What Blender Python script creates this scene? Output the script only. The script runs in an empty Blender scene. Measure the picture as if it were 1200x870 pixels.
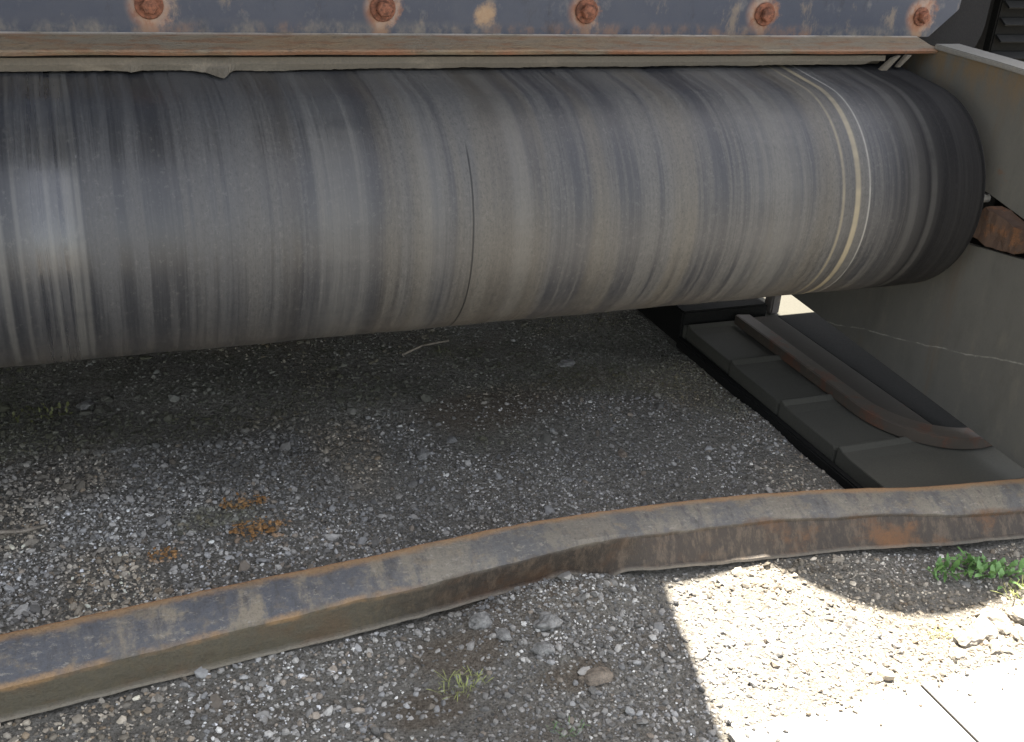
import bpy, bmesh, math, random
import numpy as np
from mathutils import Vector, Matrix, noise as mnoise
random.seed(7)
rng = np.random.default_rng(11)
S = bpy.context.scene
COL = S.collection

# ------------------------------------------------------------------ camera
H = 1.1                                           # eye height above the ground
cam_d = bpy.data.cameras.new('camera')
cam_d.sensor_width = 36.0
cam_d.lens = 39.6
cam_d.clip_start = 0.02
cam_d.clip_end = 1000
cam = bpy.data.objects.new('camera', cam_d)
COL.objects.link(cam)
cam.matrix_world = Matrix(((0.92985, 0.10129, -0.35372, 0),
                           (-0.36159, 0.42936, -0.82759, 0),
                           (0.06804, 0.89743, 0.43587, H),
                           (0, 0, 0, 1)))
S.camera = cam

# ------------------------------------------------------------------ light
SUN_EL, SUN_ROT = math.radians(70), math.radians(15.06)
w = bpy.data.worlds.new('World')
S.world = w
w.use_nodes = True
wn = w.node_tree.nodes
bg = wn['Background']
sky = wn.new('ShaderNodeTexSky')
sky.sky_type = 'NISHITA'
sky.sun_disc = False
sky.sun_elevation = SUN_EL
sky.sun_rotation = SUN_ROT
sky.dust_density = 2.0
sky.ozone_density = 1.0
hs = wn.new('ShaderNodeHueSaturation')                  # thin high haze: the sky is paler than a clear one
hs.inputs['Saturation'].default_value = 0.5
w.node_tree.links.new(sky.outputs[0], hs.inputs['Color'])
w.node_tree.links.new(hs.outputs[0], bg.inputs[0])
bg.inputs[1].default_value = 0.08
sun_d = bpy.data.lights.new('sun', 'SUN')
sun_d.energy = 5.0
sun_d.angle = math.radians(0.5)
sun_d.color = (1.0, 0.965, 0.915)
sun = bpy.data.objects.new('sun', sun_d)
COL.objects.link(sun)
to_sun = Vector((math.sin(SUN_ROT) * math.cos(SUN_EL), math.cos(SUN_ROT) * math.cos(SUN_EL), math.sin(SUN_EL)))
sun.rotation_euler = (-to_sun).to_track_quat('-Z', 'Y').to_euler()
sun.location = (0, 0, 6)
S.view_settings.view_transform = 'Standard'
S.view_settings.look = 'None'
S.view_settings.gamma = 1.0
S.view_settings.use_curve_mapping = False
S.view_settings.exposure = 3.12
S.view_settings.use_white_balance = True
S.view_settings.white_balance_temperature = 7100
S.view_settings.white_balance_tint = 10


# ------------------------------------------------------------------ object helpers
def link_mesh(name, verts, faces, mat, parent=None, smooth=False):
    me = bpy.data.meshes.new(name)
    me.from_pydata([tuple(v) for v in verts], [], faces)
    me.update()
    if smooth:
        me.polygons.foreach_set('use_smooth', [True] * len(me.polygons))
    if mat:
        me.materials.append(mat)
    o = bpy.data.objects.new(name, me)
    COL.objects.link(o)
    if parent:
        o.parent = parent
        o.matrix_parent_inverse = parent_world(parent).inverted()
    return o


def parent_world(p):
    m = p.matrix_basis.copy()
    if p.parent:
        m = parent_world(p.parent) @ p.matrix_parent_inverse @ m
    return m


def from_bm(name, bm, mat, parent=None, smooth=False):
    me = bpy.data.meshes.new(name)
    bm.normal_update()
    bm.to_mesh(me)
    bm.free()
    if smooth:
        me.polygons.foreach_set('use_smooth', [True] * len(me.polygons))
    if mat:
        me.materials.append(mat)
    o = bpy.data.objects.new(name, me)
    COL.objects.link(o)
    if parent:
        o.parent = parent
        o.matrix_parent_inverse = parent_world(parent).inverted()
    return o


def box_bm(x0, x1, y0, y1, z0, z1, bevel=0.0, seg=2):
    bm = bmesh.new()
    vs = [bm.verts.new((x, y, z)) for x in (x0, x1) for y in (y0, y1) for z in (z0, z1)]
    for f in ((0, 1, 3, 2), (4, 6, 7, 5), (0, 4, 5, 1), (2, 3, 7, 6), (0, 2, 6, 4), (1, 5, 7, 3)):
        bm.faces.new([vs[i] for i in f])
    bmesh.ops.recalc_face_normals(bm, faces=bm.faces)
    if bevel:
        bmesh.ops.bevel(bm, geom=list(bm.edges), offset=bevel, segments=seg, affect='EDGES')
    return bm


def prism_bm(pts, d0, d1, axis, bevel=0.0):
    """extrude a polygon; axis 'x': pts are (y,z); axis 'y': pts are (x,z); axis 'z': pts are (x,y)"""
    def P(a, b, d):
        return {'x': (d, a, b), 'y': (a, d, b), 'z': (a, b, d)}[axis]
    bm = bmesh.new()
    A = [bm.verts.new(P(a, b, d0)) for a, b in pts]
    B = [bm.verts.new(P(a, b, d1)) for a, b in pts]
    n = len(pts)
    bm.faces.new(A)
    bm.faces.new(B[::-1])
    for i in range(n):
        bm.faces.new((A[i], B[i], B[(i + 1) % n], A[(i + 1) % n]))
    bmesh.ops.recalc_face_normals(bm, faces=bm.faces)
    if bevel:
        es = [e for e in bm.edges if len(e.link_faces) == 2 and e.calc_face_angle(0) > 0.5]
        bmesh.ops.bevel(bm, geom=es, offset=bevel, segments=2, affect='EDGES')
    return bm


def thing(name, label, cat, loc=(0, 0, 0), group=None):
    o = bpy.data.objects.new(name, None)
    o.empty_display_size = 0.1
    COL.objects.link(o)
    o.location = loc
    tag(o, label, cat, group)
    return o


def tag(o, label=None, cat=None, group=None, kind=None):
    if label: o['label'] = label
    if cat: o['category'] = cat
    if group: o['group'] = group
    if kind: o['kind'] = kind
    return o


# ------------------------------------------------------------------ material helpers
class Mat:
    def __init__(self, name):
        self.m = bpy.data.materials.new(name)
        self.m.use_nodes = True
        self.t = self.m.node_tree
        self.b = self.t.nodes['Principled BSDF']
        self.co = self.t.nodes.new('ShaderNodeTexCoord').outputs['Object']

    def n(self, typ, **kw):
        nd = self.t.nodes.new(typ)
        for k, v in kw.items():
            setattr(nd, k, v)
        return nd

    def set(self, sock, v):
        if isinstance(v, bpy.types.NodeSocket):
            self.t.links.new(v, sock)
        elif isinstance(v, (tuple, list)) and len(v) == 3 and sock.type == 'RGBA':
            sock.default_value = (*v, 1)
        else:
            sock.default_value = v

    def scale(self, s, off=(0, 0, 0), src=None):
        nd = self.n('ShaderNodeMapping')
        self.set(nd.inputs['Vector'], src or self.co)
        nd.inputs['Scale'].default_value = s
        nd.inputs['Location'].default_value = off
        return nd.outputs[0]

    def noise(self, scale=5, detail=4, rough=0.6, vec=None, dist=0.0):
        nd = self.n('ShaderNodeTexNoise')
        self.set(nd.inputs['Vector'], vec or self.co)
        nd.inputs['Scale'].default_value = scale
        nd.inputs['Detail'].default_value = detail
        nd.inputs['Roughness'].default_value = rough
        nd.inputs['Distortion'].default_value = dist
        return nd.outputs['Fac']

    def ramp(self, v, a, b, lo=0.0, hi=1.0):
        nd = self.n('ShaderNodeMapRange', interpolation_type='SMOOTHSTEP')
        self.set(nd.inputs[0], v)
        for i, x in enumerate((a, b, lo, hi)):
            self.set(nd.inputs[i + 1], x)
        return nd.outputs[0]

    def math(self, op, a, b=0.0, c=0.0):
        nd = self.n('ShaderNodeMath', operation=op)
        self.set(nd.inputs[0], a)
        self.set(nd.inputs[1], b)
        self.set(nd.inputs[2], c)
        return nd.outputs[0]

    def mix(self, f, a, b):
        nd = self.n('ShaderNodeMix', data_type='RGBA')
        self.set(nd.inputs[0], f)
        self.set(nd.inputs[6], a)
        self.set(nd.inputs[7], b)
        return nd.outputs[2]

    def xyz(self, v=None):
        nd = self.n('ShaderNodeSeparateXYZ')
        self.set(nd.inputs[0], v or self.co)
        return nd.outputs

    def attr(self, name):
        nd = self.n('ShaderNodeAttribute', attribute_name=name)
        return nd.outputs

    def bump(self, h, strength=0.3, dist=0.002):
        nd = self.n('ShaderNodeBump')
        nd.inputs['Strength'].default_value = strength
        nd.inputs['Distance'].default_value = dist
        self.set(nd.inputs['Height'], h)
        self.t.links.new(nd.outputs[0], self.b.inputs['Normal'])

    def out(self, col, rough=0.7, metal=0.0, spec=0.5):
        self.set(self.b.inputs['Base Color'], col)
        self.set(self.b.inputs['Roughness'], rough)
        self.set(self.b.inputs['Metallic'], metal)
        self.set(self.b.inputs['Specular IOR Level'], spec)
        return self.m


def worn(name, base, base2, rust=(0.17, 0.062, 0.028), dust=(0.20, 0.165, 0.12), rust_at=0.6, dust_at=0.55,
         scale=9.0, rough=0.6, spec=0.4, stretch=(1, 1, 1), bump=0.25):
    m = Mat(name)
    v = m.scale(stretch)
    n1 = m.noise(scale, 6, 0.65, v)
    n2 = m.noise(scale * 2.3, 5, 0.7, m.scale(stretch, (3.1, 1.7, 9.2)))
    n3 = m.noise(scale * 0.6, 3, 0.6, m.scale(stretch, (7.7, 4.4, 1.3)))
    fine = m.noise(260, 3, 0.7)
    c = m.mix(n3, base, base2)
    c = m.mix(m.ramp(n2, dust_at, dust_at + 0.22, 0, 0.8), c, dust)
    rc = m.mix(fine, rust, (rust[0] * 0.45, rust[1] * 0.45, rust[2] * 0.5))
    rf = m.ramp(n1, rust_at, rust_at + 0.12, 0, 0.9)
    c = m.mix(rf, c, rc)
    c = m.mix(m.ramp(fine, 0.35, 0.7, 0, 0.25), c, (0.03, 0.028, 0.025))
    m.bump(m.math('ADD', m.math('MULTIPLY', n1, 0.6), m.math('MULTIPLY', fine, 0.3)), bump, 0.004)
    return m.out(c, m.ramp(rf, 0, 1, rough, 0.9), 0.0, spec)


M = {}
M['dusty'] = worn('dusty_steel', (0.02, 0.02, 0.02), (0.012, 0.012, 0.012), dust=(0.04, 0.04, 0.036), rust_at=0.75, dust_at=0.62, scale=6, rough=0.8, spec=0.1)
M['dark'] = worn('dark_steel', (0.008, 0.008, 0.008), (0.012, 0.012, 0.011), rust=(0.03, 0.015, 0.01), dust=(0.03, 0.026, 0.02), rust_at=0.7, dust_at=0.7, scale=5, rough=0.9, spec=0.04)
M['pad'] = worn('track_steel', (0.066, 0.064, 0.053), (0.050, 0.049, 0.042), rust_at=0.72, dust_at=0.70, scale=9, rough=0.85, spec=0.08, dust=(0.07, 0.06, 0.045))
M['rusty'] = worn('rusty_steel', (0.050, 0.037, 0.026), (0.036, 0.030, 0.024), rust=(0.10, 0.042, 0.022), dust=(0.10, 0.075, 0.05), rust_at=0.50, dust_at=0.55, scale=14, rough=0.85)
M['rail_web'] = worn('rail_web_steel', (0.055, 0.048, 0.040), (0.040, 0.037, 0.033), rust=(0.085, 0.042, 0.026), dust=(0.08, 0.065, 0.045), rust_at=0.6, dust_at=0.6, scale=14, rough=0.9, spec=0.08)
M['post'] = worn('post_steel', (0.11, 0.095, 0.085), (0.075, 0.066, 0.06), scale=20, rough=0.8)
M['bracket'] = worn('bracket_rust', (0.085, 0.045, 0.026), (0.055, 0.036, 0.027), rust=(0.17, 0.075, 0.03), dust=(0.13, 0.10, 0.075), rust_at=0.50, dust_at=0.56, scale=26, rough=0.9, bump=0.8)
M['rubber'] = worn('black_rubber', (0.010, 0.010, 0.011), (0.016, 0.016, 0.017), dust=(0.03, 0.028, 0.025), rust_at=0.9, dust_at=0.68, scale=10, rough=0.8, spec=0.08)
M['paint'] = worn('shade_body_paint', (0.10, 0.10, 0.09), (0.08, 0.08, 0.075), rust_at=0.72, dust_at=0.62, scale=2, rough=0.6)
M['strip'] = worn('skirt_rubber', (0.095, 0.088, 0.072), (0.125, 0.095, 0.062), rust_at=0.58, dust_at=0.52, scale=11, stretch=(0.35, 1, 1), rough=0.8)
M['rim'] = worn('pale_rim', (0.21, 0.20, 0.18), (0.15, 0.145, 0.13), rust_at=0.70, dust_at=0.6, scale=9, rough=0.6)

# --- flange: dusty ledge, rust along its front edge
m = Mat('ledge_steel')
X, Y, Z = m.xyz()
n1 = m.noise(7, 6, 0.7, m.scale((0.6, 2, 2)))
n2 = m.noise(30, 5, 0.7, m.scale((0.5, 2, 2)))
fine = m.noise(240, 3, 0.7)
c = m.mix(m.ramp(n1, 0.35, 0.68), (0.145, 0.122, 0.090), (0.175, 0.122, 0.072))
c = m.mix(m.ramp(n2, 0.47, 0.62, 0, 0.75), c, (0.155, 0.078, 0.040))
edge = m.ramp(Z, 0.764, 0.7545)
c = m.mix(m.math('MULTIPLY', edge, m.ramp(m.noise(5, 3, 0.6, m.scale((1, .1, .1), (2, 0, 0))), 0.42, 0.6)), c, (0.185, 0.085, 0.046))
c = m.mix(m.math('MULTIPLY', m.ramp(Z, 0.7715, 0.7745), m.ramp(n2, 0.3, 0.6, 0.1, 0.8)), c, (0.42, 0.40, 0.37))
c = m.mix(m.ramp(fine, 0.5, 0.75, 0, 0.3), c, (0.05, 0.04, 0.03))
c = m.mix(m.ramp(m.noise(75, 4, 0.8, m.scale((0.7, 1, 1))), 0.52, 0.7, 0, 0.55), c, (0.065, 0.054, 0.042))
m.bump(m.math('ADD', n2, m.math('MULTIPLY', fine, 0.5)), 0.6, 0.006)
M['ledge'] = m.out(c, 0.75, 0, 0.35)

# --- skirt plate: blue grey, rust rings and runs under the bolts
BOLT_X0, BOLT_S, BOLT_Z = 0.1496, 0.367, 0.8136
m = Mat('skirt_steel')
X, Y, Z = m.xyz()
wob = m.math('MULTIPLY', m.math('SUBTRACT', m.noise(38, 5, 0.75), 0.48), 0.034)
u = m.math('DIVIDE', m.math('SUBTRACT', X, BOLT_X0), BOLT_S)
u = m.math('SUBTRACT', u, m.math('ROUND', u))
dx = m.math('ADD', m.math('MULTIPLY', u, BOLT_S), wob)
dz = m.math('SUBTRACT', Z, BOLT_Z)
dist = m.math('SQRT', m.math('ADD', m.math('MULTIPLY', dx, dx), m.math('MULTIPLY', dz, dz)))
big = m.noise(4.3, 2, 0.5, m.scale((1, 0, 0), (2.2, 0, 0)))
ring = m.ramp(m.math('ADD', m.math('ADD', dist, wob), m.math('MULTIPLY', m.math('SUBTRACT', big, 0.5), 0.05)), 0.040, 0.020)
run = m.math('MULTIPLY', m.ramp(m.math('ABSOLUTE', dx), 0.020, 0.006), m.ramp(dz, 0.0, -0.012))
run = m.math('MULTIPLY', run, m.ramp(m.noise(9, 2, 0.5, m.scale((1, 0, 0.3))), 0.35, 0.55))
hx = m.math('SUBTRACT', X, 0.697)
hz = m.math('SUBTRACT', Z, 0.806)
hd = m.math('ADD', m.math('SQRT', m.math('ADD', m.math('MULTIPLY', hx, hx), m.math('MULTIPLY', hz, hz))), wob)
hole = m.ramp(hd, 0.026, 0.012)
n1 = m.noise(6, 5, 0.65, m.scale((0.5, 1, 1)))
n2 = m.noise(22, 5, 0.7, m.scale((1, 1, 0.7)))
fine = m.noise(200, 3, 0.7)
c = m.mix(n1, (0.027, 0.032, 0.047), (0.048, 0.055, 0.074))
c = m.mix(m.ramp(n2, 0.55, 0.72, 0, 0.5), c, (0.135, 0.125, 0.115))
low = m.math('MULTIPLY', m.ramp(Z, 0.800, 0.776), m.ramp(n2, 0.40, 0.65))
c = m.mix(m.math('MULTIPLY', low, 0.75), c, m.mix(m.ramp(n1, 0.45, 0.6), (0.15, 0.13, 0.105), (0.17, 0.095, 0.055)))
n6 = m.noise(15, 6, 0.75, m.scale((1, 1, 0.45), (3, 2, 8)))
c = m.mix(m.ramp(n6, 0.56, 0.70, 0, 0.7), c, m.mix(n2, (0.13, 0.095, 0.065), (0.19, 0.155, 0.12)))
c = m.mix(m.ramp(n6, 0.44, 0.30, 0, 0.5), c, (0.018, 0.019, 0.024))
c = m.mix(m.math('MULTIPLY', run, 0.75), c, (0.20, 0.115, 0.065))
c = m.mix(m.math('MULTIPLY', ring, m.ramp(n2, 0.3, 0.55, 0.55, 0.95)), c, m.mix(m.ramp(n2, 0.4, 0.6), (0.27, 0.19, 0.145), (0.19, 0.082, 0.045)))
c = m.mix(m.math('MULTIPLY', hole, 0.85), c, m.mix(fine, (0.30, 0.22, 0.14), (0.22, 0.12, 0.06)))
m.bump(m.math('ADD', n2, m.math('MULTIPLY', fine, 0.3)), 0.15, 0.003)
M['skirt'] = m.out(c, m.ramp(n2, 0.3, 0.7, 0.38, 0.6), 0.0, 0.28)

m = Mat('bolt_rust')
n1 = m.noise(90, 5, 0.7)
c = m.mix(m.ramp(n1, 0.35, 0.65), (0.07, 0.026, 0.014), (0.20, 0.075, 0.042))
m.bump(n1, 0.5, 0.003)
M['bolt'] = m.out(c, 0.75, 0.1, 0.4)

# --- belt: rings of wear and dust run round the drum at constant x
m = Mat('worn_belt')
X, Y, Z = m.xyz()
warp = m.math('MULTIPLY', m.math('SUBTRACT', m.noise(2.2, 2, 0.5), 0.5), 0.014)
Xw = m.math('ADD', X, warp)
cv = m.n('ShaderNodeCombineXYZ')
m.set(cv.inputs[0], Xw)
m.set(cv.inputs[1], m.math('MULTIPLY', Y, 0.05))
m.set(cv.inputs[2], m.math('MULTIPLY', Z, 0.05))
sv = cv.outputs[0]
b1 = m.noise(6.0, 2, 0.5, sv)
b2 = m.noise(26, 3, 0.6, m.scale((1, .5, .5), (4.3, 0, 0), sv))
b3 = m.noise(105, 3, 0.7, m.scale((1, .35, .35), (8.9, 0, 0), sv))
b4 = m.noise(330, 2, 0.7, m.scale((1, .25, .25), (2.9, 0, 0), sv))
blot = m.noise(7, 5, 0.65)
grit = m.noise(330, 3, 0.7, m.scale((1, 0.5, 0.5)))
right = m.ramp(X, 0.02, 0.60)
farr = m.ramp(X, 1.29, 1.47)  # right end darkened, painting in the side plate's shade
B1, B2 = m.ramp(b1, 0.36, 0.64), m.ramp(b2, 0.40, 0.58)
B3, B4 = m.ramp(b3, 0.38, 0.62), m.ramp(b4, 0.35, 0.65)
band = m.math('ADD', m.math('ADD', m.math('MULTIPLY', B1, 0.26), m.math('MULTIPLY', B2, 0.34)), m.math('ADD', m.math('MULTIPLY', B3, 0.26), m.math('MULTIPLY', B4, 0.14)))
band = m.math('ADD', band, m.math('MULTIPLY', m.math('SUBTRACT', blot, 0.5), 0.16))
dustf = m.math('MULTIPLY', m.ramp(band, 0.17, 0.82), m.ramp(right, 0, 1, 0.72, 1.0))
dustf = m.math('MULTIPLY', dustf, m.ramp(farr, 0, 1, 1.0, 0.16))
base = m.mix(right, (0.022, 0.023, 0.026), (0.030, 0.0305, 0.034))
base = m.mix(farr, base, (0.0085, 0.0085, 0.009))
c = m.mix(dustf, base, m.mix(right, (0.058, 0.058, 0.059), (0.068, 0.066, 0.063)))
warm = m.math('MULTIPLY', m.ramp(m.noise(9, 3, 0.6, m.scale((1, 1, 1), (6.1, 0, 0), sv)), 0.47, 0.60), m.math('MULTIPLY', right, m.ramp(farr, 0, 1, 0.5, 0.0)))
c = m.mix(warm, c, (0.082, 0.072, 0.056))
under = m.math('MULTIPLY', m.ramp(Z, 0.43, 0.33), m.math('ADD', m.math('MULTIPLY', B2, 0.25), m.ramp(blot, 0.35, 0.62, 0.15, 0.75)))      # blotchy, browner towards the lower side
c = m.mix(m.math('MULTIPLY', under, m.ramp(farr, 0, 1, 0.55, 0.1)), c, (0.096, 0.082, 0.067))
g2 = m.noise(130, 4, 0.8, m.scale((1, 0.8, 0.8), (4, 4, 4)))
c = m.mix(m.ramp(grit, 0.46, 0.72, 0, 0.42), c, (0.020, 0.020, 0.021))
c = m.mix(m.ramp(g2, 0.52, 0.70, 0, 0.30), c, (0.022, 0.022, 0.023))
c = m.mix(m.math('MULTIPLY', m.ramp(g2, 0.46, 0.30, 0, 0.26), m.ramp(farr, 0, 1, 1.0, 0.04)), c, (0.125, 0.120, 0.108))
c = m.mix(m.math('MULTIPLY', m.ramp(m.noise(75, 2, 0.6, m.scale((1, .8, .8))), 0.66, 0.74), m.ramp(m.noise(6, 2, 0.5, m.scale((1, 1, 1), (1, 8, 3))), 0.45, 0.6, 0, 0.4)), c, (0.028, 0.028, 0.03))
c = m.mix(m.math('MULTIPLY', m.ramp(m.noise(48, 3, 0.7, m.scale((1, 1, 1), (5, 8, 3))), 0.70, 0.76), m.math('MULTIPLY', m.ramp(X, 0.22, 0.10), m.ramp(Z, 0.52, 0.60, 0, 0.6))), c, (0.17, 0.17, 0.17))


def line(x0, hw, soft, amp=1.0):
    return m.math('MULTIPLY', m.ramp(m.math('ABSOLUTE', m.math('SUBTRACT', X, x0)), hw + soft, hw), amp)


brk = m.ramp(m.noise(7, 4, 0.7, m.scale((0.2, 1, 1))), 0.30, 0.58, 0.35, 1.0)
c = m.mix(m.math('MULTIPLY', line(1.283, 0.0028, 0.005, 0.8), brk), c, (0.23, 0.195, 0.13))
c = m.mix(m.math('MULTIPLY', line(1.253, 0.0005, 0.004, 0.5), brk), c, (0.23, 0.195, 0.13))
c = m.mix(m.math('MULTIPLY', line(1.308, 0.0005, 0.0022, 0.6), brk), c, (0.27, 0.26, 0.235))
for x0, hw, a in ((0.004, 0.003, 0.55), (0.016, 0.0015, 0.5), (-0.022, 0.001, 0.35), (-0.085, 0.002, 0.5), (-0.062, 0.001, 0.35), (0.375, 0.022, 0.35),
                  (0.51, 0.010, 0.30), (0.655, 0.008, 0.30), (1.405, 0.004, 0.22), (1.448, 0.003, 0.22), (1.12, 0.03, 0.3)):
    c = m.mix(m.math('MULTIPLY', line(x0, hw, hw * 1.5 + 0.002, a), brk), c, (0.115, 0.112, 0.104))
crack_x = m.math('ADD', X, m.math('MULTIPLY', m.math('SUBTRACT', m.noise(5, 2, 0.5, m.scale((0, 1, 1))), 0.5), 0.006))
crk = m.ramp(m.math('ABSOLUTE', m.math('SUBTRACT', crack_x, 0.5735)), 0.0020, 0.0006)
crk = m.math('MULTIPLY', crk, m.math('MULTIPLY', m.ramp(Z, 0.668, 0.640), m.ramp(Y, 1.72, 1.66)))
c = m.mix(m.math('MULTIPLY', crk, 0.9), c, (0.008, 0.008, 0.008))
polish = line(-0.024, 0.008, 0.045, 0.15)
rgh = m.math('ADD', m.ramp(dustf, 0, 1, m.ramp(right, 0, 1, 0.38, 0.45), 0.58), m.math('MULTIPLY', m.math('SUBTRACT', b3, 0.5), 0.2))
rgh = m.math('SUBTRACT', rgh, polish)
rgh = m.math('ADD', rgh, m.math('MULTIPLY', farr, 0.2))
m.bump(m.math('ADD', m.math('MULTIPLY', b3, 0.7), m.math('ADD', m.math('MULTIPLY', grit, 0.30), m.math('MULTIPLY', crk, -2.0))), 0.25, 0.003)
M['belt'] = m.out(c, rgh, 0.0, m.math('ADD', m.ramp(farr, 0, 1, m.ramp(right, 0, 1, 0.50, 0.34), 0.06), m.math('MULTIPLY', polish, 2.2)))

# --- bent bar: 'v' runs 0 top edge, 1 crease, 2 bottom lip
m = Mat('bent_bar_steel')
X, Y, Z = m.xyz()
v = m.attr('v')[2]
n1 = m.noise(11, 6, 0.7, m.scale((0.8, 1, 1)))
n2 = m.noise(34, 5, 0.7, m.scale((0.7, 1, 1), (5, 2, 1)))
n3 = m.noise(16, 3, 0.6, m.scale((1, .25, .25), (2, 8, 1)))
fine = m.noise(250, 3, 0.75)
vn = m.math('ADD', v, m.math('MULTIPLY', m.math('SUBTRACT', n1, 0.5), 0.55))
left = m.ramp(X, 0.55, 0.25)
n4 = m.noise(70, 5, 0.75, m.scale((1, .35, .35), (6, 1, 3)))
pat = m.math('ADD', m.math('MULTIPLY', n3, 0.45), m.math('ADD', m.math('MULTIPLY', n2, 0.35), m.math('MULTIPLY', n4, 0.2)))
up = m.mix(m.ramp(m.math('ADD', pat, m.ramp(X, 0.5, 0.1, 0, 0.05)), 0.44, 0.54), m.mix(left, (0.150, 0.133, 0.108), (0.185, 0.155, 0.115)), m.mix(left, (0.092, 0.090, 0.088), (0.072, 0.074, 0.082)))
up = m.mix(m.ramp(n2, 0.50, 0.70, 0, 0.6), up, (0.20, 0.155, 0.10))
up = m.mix(m.ramp(n4, 0.50, 0.75, 0, 0.75), up, (0.048, 0.042, 0.037))
up = m.mix(m.ramp(m.noise(120, 4, 0.8, m.scale((.5, 1, 1), (9, 1, 3))), 0.55, 0.70, 0, 0.6), up, (0.26, 0.235, 0.195))
up = m.mix(m.ramp(vn, 0.22, 0.02), up, (0.22, 0.135, 0.07))
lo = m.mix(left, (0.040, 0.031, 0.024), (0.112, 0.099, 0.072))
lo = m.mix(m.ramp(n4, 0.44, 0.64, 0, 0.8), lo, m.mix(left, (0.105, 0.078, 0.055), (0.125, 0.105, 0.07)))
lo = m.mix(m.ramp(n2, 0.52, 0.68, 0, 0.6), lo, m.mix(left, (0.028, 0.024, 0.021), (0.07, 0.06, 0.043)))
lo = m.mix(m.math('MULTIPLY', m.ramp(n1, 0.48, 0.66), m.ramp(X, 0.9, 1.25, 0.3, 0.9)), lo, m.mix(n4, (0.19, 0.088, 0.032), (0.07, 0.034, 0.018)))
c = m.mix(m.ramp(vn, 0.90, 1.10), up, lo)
crease = m.math('MULTIPLY', m.ramp(m.math('ABSOLUTE', m.math('SUBTRACT', m.math('ADD', v, m.math('MULTIPLY', m.math('SUBTRACT', n2, 0.5), 0.3)), 1.0)), 0.14, 0.02), m.math('MULTIPLY', left, m.ramp(n3, 0.38, 0.6)))
c = m.mix(m.math('MULTIPLY', crease, 0.75), c, (0.30, 0.18, 0.085))
c = m.mix(m.ramp(v, 1.90, 1.97, 0, 0.55), c, (0.215, 0.19, 0.155))
c = m.mix(m.ramp(v, 0.04, -0.02, 0, 0.8), c, m.mix(fine, (0.24, 0.09, 0.035), (0.13, 0.05, 0.025)))
c = m.mix(m.ramp(fine, 0.45, 0.72, 0, 0.35), c, (0.04, 0.033, 0.027))
m.bump(m.math('ADD', m.math('ADD', n2, m.math('MULTIPLY', n4, 0.6)), m.math('MULTIPLY', fine, 0.35)), 0.6, 0.006)
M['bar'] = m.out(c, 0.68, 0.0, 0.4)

# --- side plate: grey, long scratch
m = Mat('side_plate_steel')
X, Y, Z = m.xyz()
n1 = m.noise(4, 5, 0.65, m.scale((1, 1, 0.6)))
n2 = m.noise(24, 5, 0.7, m.scale((1, 1, 0.4)))
fine = m.noise(220, 3, 0.7)
c = m.mix(n1, (0.080, 0.078, 0.070), (0.112, 0.106, 0.092))
c = m.mix(m.ramp(n2, 0.50, 0.74, 0, 0.4), c, (0.135, 0.125, 0.10))
c = m.mix(m.ramp(m.noise(13, 6, 0.75, m.scale((1, 1, 0.35), (3, 6, 2))), 0.48, 0.74, 0, 0.35), c, (0.055, 0.052, 0.044))
c = m.mix(m.math('MULTIPLY', m.ramp(Z, 0.66, 0.755), m.ramp(n2, 0.36, 0.6)), c, (0.125, 0.090, 0.055))
c = m.mix(m.ramp(m.noise(11, 5, 0.7, m.scale((1, 1, 1), (9, 1, 4))), 0.66, 0.74, 0, 0.5), c, (0.13, 0.068, 0.038))
sl = m.math('SUBTRACT', Z, m.math('ADD', 0.103, m.math('MULTIPLY', m.math('SUBTRACT', 1.981, Y), 0.268)))
sl = m.math('ADD', sl, m.math('MULTIPLY', m.math('SUBTRACT', n1, 0.5), 0.03))
scr = m.math('MULTIPLY', m.ramp(m.math('ABSOLUTE', sl), 0.0022, 0.0005), m.ramp(n2, 0.38, 0.62, 0.05, 0.6))
c = m.mix(scr, c, (0.30, 0.285, 0.25))
runs = m.math('MULTIPLY', m.ramp(m.noise(16, 4, 0.7, m.scale((1, 1, 0.08), (1, 4, 6))), 0.54, 0.70), m.ramp(n1, 0.35, 0.6))
c = m.mix(m.math('MULTIPLY', runs, 0.5), c, (0.10, 0.068, 0.042))
c = m.mix(m.ramp(fine, 0.5, 0.75, 0, 0.2), c, (0.06, 0.055, 0.05))
m.bump(m.math('ADD', n2, m.math('MULTIPLY', fine, 0.3)), 0.2, 0.004)
M['side'] = m.out(c, 0.7, 0.0, 0.2)

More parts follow.
